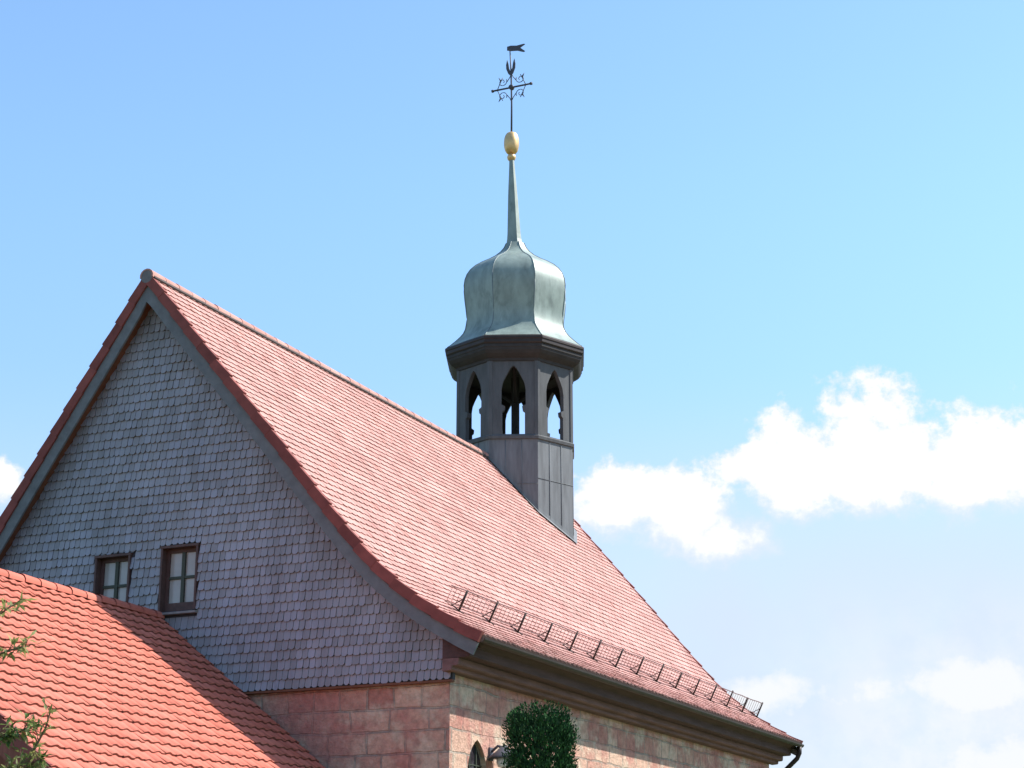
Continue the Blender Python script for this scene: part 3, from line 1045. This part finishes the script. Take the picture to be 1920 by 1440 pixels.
ar = MB()
ROW, WID = 0.226, 0.226
SLEN = 6.0
rows = int(SLEN / ROW)
for side in (1, -1):
    for i in range(rows):
        d0 = 0.02 + i * ROW            # upper end
        d1 = d0 + ROW
        y = AY0
        dd = R(-0.006, 0.006)
        while y < AY1 - 0.02:
            ye = min(y + WID, AY1)
            dj = dd + R(-0.012, 0.012); hj = R(-0.005, 0.007)
            top, bot, but = [], [], []
            for k in range(8):
                f = k / 7
                yy = y + (ye - y) * f * 1.0 + (0.006 if f == 1 and ye < AY1 else 0)
                wv_ = 0.026 * (0.5 + 0.5 * cos(2 * pi * (f - 0.30))) ** 1.4
                top.append(apt(d0 - 0.05, yy, 0.012 + wv_ * 0.9, side))
                bot.append(apt(d1 + dj, yy, 0.041 + wv_ + hj, side))
                but.append(apt(d1 + dj - 0.002, yy, 0.014 + wv_ * 0.8 + hj, side))
            V = top + bot + but
            F = []
            for k in range(7):
                if side > 0:
                    F.append((k, 8 + k, 9 + k, k + 1)); F.append((8 + k, 16 + k, 17 + k, 9 + k))
                else:
                    F.append((k + 1, 9 + k, 8 + k, k)); F.append((9 + k, 17 + k, 16 + k, 8 + k))
            F.append((15, 23, 7) if side > 0 else (7, 23, 15))
            b0 = len(ar.f)
            ar.mesh(V, F)
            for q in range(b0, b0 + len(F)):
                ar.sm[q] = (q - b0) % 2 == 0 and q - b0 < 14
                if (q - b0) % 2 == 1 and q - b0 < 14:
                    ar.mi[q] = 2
            y += WID
    a, b_ = apt(0, AY0 + 0.02, 0, side), apt(SLEN, AY0 + 0.02, 0, side)
    c, d = apt(SLEN, AY0 + 0.02, -0.10, side), apt(0, AY0 + 0.02, -0.10, side)
    f2 = lambda p_: (p_[0], AY1, p_[2])
    ar.face([a, b_, f2(b_), f2(a)], mi=1)
    ar.face([d, c, f2(c), f2(d)], mi=1)
    ar.face([a, b_, c, d], mi=1)
    ar.face([b_, c, f2(c), f2(b_)], mi=1)
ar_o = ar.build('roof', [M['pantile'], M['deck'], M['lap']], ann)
ar_o['label'] = 'orange red pantiled roof'
ar2 = MB()
y = AY0 - 0.02
while y < AY1:
    y2 = min(y + 0.36, AY1)
    n = 9
    V = []
    j = R(-0.005, 0.005)
    for yy, r in ((y, 0.128), (min(y2 + 0.03, AY1), 0.112)):
        for k in range(n):
            th = radians(-10) + (pi + radians(20)) * k / (n - 1)
            V.append((RX + r * cos(th), yy, RZ + 0.0 + j + r * 0.9 * sin(th)))
    ar2.mesh(V, [(k, k + 1, n + k + 1, n + k) for k in range(n - 1)], smooth=True)
    y = y2
ar2.build('ridge_tiles', M['pantile'], ar_o)
for side in (1, -1):
    vb = MB()
    i = 0
    while i * ROW < SLEN - 0.1:
        a, b_ = apt(i * ROW, 0, 0.03, side), apt((i + 1) * ROW, 0, 0.062, side)
        c, d = apt((i + 1) * ROW, 0, -0.10, side), apt(i * ROW, 0, -0.12, side)
        vb.prism([(q[0], q[2]) for q in (a, b_, c, d)][::side], AY0 - 0.025, AY0 + 0.05)
        i += 1
    vb.build('verge_tiles', M['verge_tile'], ar_o)
    b2 = MB()
    a, b_, c, d = apt(0.0, 0, -0.125, side), apt(SLEN, 0, -0.125, side), apt(SLEN, 0, -0.29, side), apt(0.0, 0, -0.29, side)
    a = (RX, 0, RZ - 0.125 / COSA); d = (RX, 0, RZ - 0.29 / COSA)
    b2.prism([(q[0], q[2]) for q in (a, b_, c, d)][::side], AY0 + 0.01, AY0 + 0.05)
    b2.build('barge_board', M['plaster'], ann)
aw_ = MB()
HX = 4.25
ax0, ax1 = RX - HX, RX + HX
ez = RZ - HX * SL - 0.14
aw_.face([(ax0, AY0 + 0.35, 0), (ax1, AY0 + 0.35, 0), (ax1, AY0 + 0.35, 2.9), (ax0, AY0 + 0.35, 2.9)])
aw_.face([(ax1, AY0 + 0.35, 0), (ax1, 0.35, 0), (ax1, 0.35, ez), (ax1, AY0 + 0.35, ez)])
aw_.face([(ax0, 0.35, 0), (ax0, AY0 + 0.35, 0), (ax0, AY0 + 0.35, ez), (ax0, 0.35, ez)])
aw_.build('wall', M['render'], ann)
ag = MB()
ag.prism([(ax0, 2.9), (ax1, 2.9), (ax1, ez), (RX, RZ - 0.14), (ax0, ez)], AY0 + 0.345, AY0 + 0.40)
ag.build('gable_boarding', M['plaster'], ann)
asf = MB()
for side in (1, -1):
    a, b_ = apt(0, 0, -0.14, side), apt(SLEN, 0, -0.14, side)
    asf.face([(a[0], AY0 + 0.05, a[2]), (b_[0], AY0 + 0.05, b_[2]), (b_[0], AY0 + 0.36, b_[2]), (a[0], AY0 + 0.36, a[2])])
asf.build('verge_soffit', M['soffit'], ann)

# ================================================================== wall lamp on the sunny wall
lm = thing('wall_lamp', 'small grey wall lamp with white glass beside the pointed window in the sunlit stone wall', 'lamp', (5.53, 1.77, 4.30))
lb = MB()
lb.box(5.532, 5.56, 1.71, 1.83, 4.22, 4.42)
lb.tube([(5.56, 1.77, 4.36), (5.66, 1.77, 4.44), (5.76, 1.77, 4.41)], 0.022, 8)
lb.build('bracket', M['lamp'], lm)
lh = MB()
lh.lathe([(0.24, 4.25), (0.23, 4.275), (0.12, 4.36), (0.05, 4.43), (0.02, 4.45)], 5.77, 1.77, 18, smooth=True)
lh.build('shade', M['lamp'], lm)
lg = MB()
lg.lathe([(0.02, 4.10), (0.09, 4.12), (0.12, 4.18), (0.12, 4.249), (0.05, 4.25)], 5.77, 1.77, 16, smooth=True)
lg.build('glass', M['opal'], lm)

# ================================================================== columnar conifer by the wall
tr = thing('columnar_conifer', 'dark green columnar conifer standing in front of the sunlit sandstone wall', 'tree', (8.06, -2.1, 0))
tk = MB()
tk.tube([(8.06, -2.1, -0.05), (8.07, -2.09, 1.5), (8.06, -2.1, 4.2)], [0.13, 0.09, 0.03], 8)
tk.build('trunk', M['bark'], tr)
rng = random.Random(11)


def leaf_quad(mb, p, d, n_, ln, wd):
    """pointed leaf with a fold"""
    d = d.normalized()
    s_ = d.cross(n_)
    if s_.length < 1e-4:
        s_ = d.orthogonal()
    s_.normalize()
    up = s_.cross(d).normalized()
    a = p; b_ = p + d * ln * 0.45 + s_ * wd * 0.5 + up * wd * 0.12; c = p + d * ln - up * ln * 0.10; e = p + d * ln * 0.45 - s_ * wd * 0.5 + up * wd * 0.12
    m0 = p + d * ln * 0.45
    mb.mesh([a, b_, c, e, m0], [(0, 1, 4), (1, 2, 4), (2, 3, 4), (3, 0, 4)])


cr = MB()
TOPZ = 4.55
clumps = []
for k in range(400):
    zc = 0.3 + (TOPZ - 0.42) * rng.random() ** 0.8
    h_ = (TOPZ - zc) / TOPZ
    rmax = 0.47 * min(1.0, (h_ * 18.0) ** 0.5) * (1.0 if zc > 1 else 0.95)
    th = rng.uniform(0, 2 * pi)
    rr = rmax * (rng.uniform(0.66, 0.97) if zc < TOPZ - 0.35 else sqrt(rng.random()) * 0.95)
    clumps.append((Vector((8.06 + rr * cos(th), -2.1 + rr * sin(th), zc)), th))
for c, th in clumps:
    for q in range(110):
        o_ = Vector((rng.gauss(0, 0.055), rng.gauss(0, 0.055), rng.gauss(0, 0.10)))
        p = c + o_
        he = max((TOPZ + 0.02 - p.z) / TOPZ, 0.0)
        if (p.x - 8.06) ** 2 + (p.y + 2.1) ** 2 > (0.50 * min(1.0, (he * 18.0) ** 0.5)) ** 2:
            continue
        d = Vector((cos(th) * 0.5 + rng.gauss(0, 0.3), sin(th) * 0.5 + rng.gauss(0, 0.3), 0.8 + rng.gauss(0, 0.35)))
        leaf_quad(cr, p, d, Vector((rng.gauss(0, 1), rng.gauss(0, 1), rng.gauss(0, 1))), rng.uniform(0.03, 0.06), rng.uniform(0.013, 0.024))
# inner twigs keep the middle of the column from being see-through
for q in range(2600):
    th = rng.uniform(0, 2 * pi); zc = rng.uniform(0.2, TOPZ - 0.25); h_ = (TOPZ - zc) / TOPZ
    rr = 0.40 * min(1.0, (h_ * 13.0) ** 0.5) * sqrt(rng.random())
    leaf_quad(cr, Vector((8.06 + rr * cos(th), -2.1 + rr * sin(th), zc)), Vector((rng.gauss(0, 0.5), rng.gauss(0, 0.5), 1)), Vector((rng.gauss(0, 1), rng.gauss(0, 1), rng.gauss(0, 1))), 0.16, 0.06)
cr.build('crown', M['needle'], tr)

# ================================================================== leafy tree at the left, its branch ends reach into view
lt = thing('leafy_tree', 'young broadleaf tree whose olive green branch tips reach over the orange pantiled roof', 'tree', (7.7, -13.7, 0))
tb = MB()
tb.tube([(7.70, -13.7, -0.05), (7.72, -13.72, 1.2), (7.76, -13.68, 2.4), (7.80, -13.65, 3.6), (7.9, -13.65, 4.4)], [0.11, 0.09, 0.07, 0.045, 0.015], 10)
BR = []
# branches: start on the trunk, end in view
BR += [([(7.74, -13.70, 2.0), (8.20, -13.60, 2.45), (8.62, -13.40, 2.62), (8.95, -13.25, 2.86), (9.05, -13.22, 3.08), (9.085, -13.22, 3.20)], 0.020),
       ([(7.74, -13.70, 1.9), (8.25, -13.62, 2.35), (8.70, -13.35, 2.66), (8.93, -13.15, 2.84)], 0.018),
       ([(7.75, -13.68, 2.3), (8.2, -13.6, 2.75), (8.62, -13.42, 2.95), (8.82, -13.3, 3.02), (8.92, -13.28, 3.07)], 0.017),
       ([(7.78, -13.66, 2.9), (8.2, -13.6, 3.30), (8.6, -13.5, 3.52), (8.86, -13.45, 3.61), (9.00, -13.40, 3.64)], 0.017),
       ([(7.78, -13.66, 3.1), (8.2, -13.62, 3.55), (8.6, -13.56, 3.76), (8.84, -13.55, 3.86), (8.96, -13.53, 3.935)], 0.015)]
rng2 = random.Random(5)
for k in range(16):
    th = rng2.uniform(pi * 0.45, pi * 1.75); z0 = rng2.uniform(1.6, 4.0); ln = rng2.uniform(0.7, 1.4) * (1.2 - 0.15 * z0)
    BR.append(([(7.75, -13.68, z0), (7.75 + cos(th) * ln * 0.5, -13.68 + sin(th) * ln * 0.5, z0 + 0.35), (7.75 + cos(th) * ln, -13.68 + sin(th) * ln, z0 + 0.5)], 0.018))
lv = MB(); lvd = MB()


def along(pts, f):
    q = [Vector(p) for p in pts]
    tot = sum((b_ - a).length for a, b_ in zip(q, q[1:]))
    tgt = f * tot
    for a, b_ in zip(q, q[1:]):
        l_ = (b_ - a).length
        if tgt <= l_:
            return a.lerp(b_, tgt / l_), (b_ - a).normalized()
        tgt -= l_
    return q[-1], (q[-1] - q[-2]).normalized()


for bi, (pts, r0) in enumerate(BR):
    tb.tube(pts, [r0 * (1 - 0.8 * i / (len(pts) - 1)) for i in range(len(pts))], 6)
    dense = bi in (1, 2)
    n_t = 80 if dense else (44 if bi < 5 else 20)
    for k in range(n_t):
        f = 0.30 + 0.70 * (k + 0.5) / n_t
        p, d = along(pts, f)
        sd = Vector((rng2.gauss(0, 1), rng2.gauss(0, 1), rng2.gauss(0.1, 0.6))).normalized()
        td = (d * 0.8 + sd * 0.8 + Vector((0, 0, 0.15))).normalized()
        tl_ = rng2.uniform(0.05, 0.13) * (1.25 if dense else 0.9)
        tip = p + td * tl_
        tb.tube([p, p.lerp(tip, 0.5) + Vector((0, 0, 0.012)), tip], [0.004, 0.003, 0.002], 4)
        for q in range(4 if not dense else 6):
            pp = p.lerp(tip, 0.35 + 0.65 * (q + 1) / (4 if not dense else 6))
            ld2 = (td * 0.6 + Vector((rng2.gauss(0, 0.6), rng2.gauss(0, 0.6), rng2.gauss(-0.35, 0.45)))).normalized()
            leaf_quad(lvd if (dense and rng2.random() < 0.6) or (bi >= 5 and rng2.random() < .6) or (bi == 0 and f < 0.7) else lv, pp, ld2, Vector((rng2.gauss(0, .4), rng2.gauss(0, .4), 1)), rng2.uniform(0.06, 0.115), rng2.uniform(0.018, 0.032))
tb.build('trunk', M['twig'], lt)
lv.mi = [0] * len(lv.f)
b0 = len(lv.f)
lv.mesh(lvd.v, lvd.f, 1)
lv.build('crown', [M['leaf'], M['leaf_dark']], lt)

bpy.context.view_layer.update()
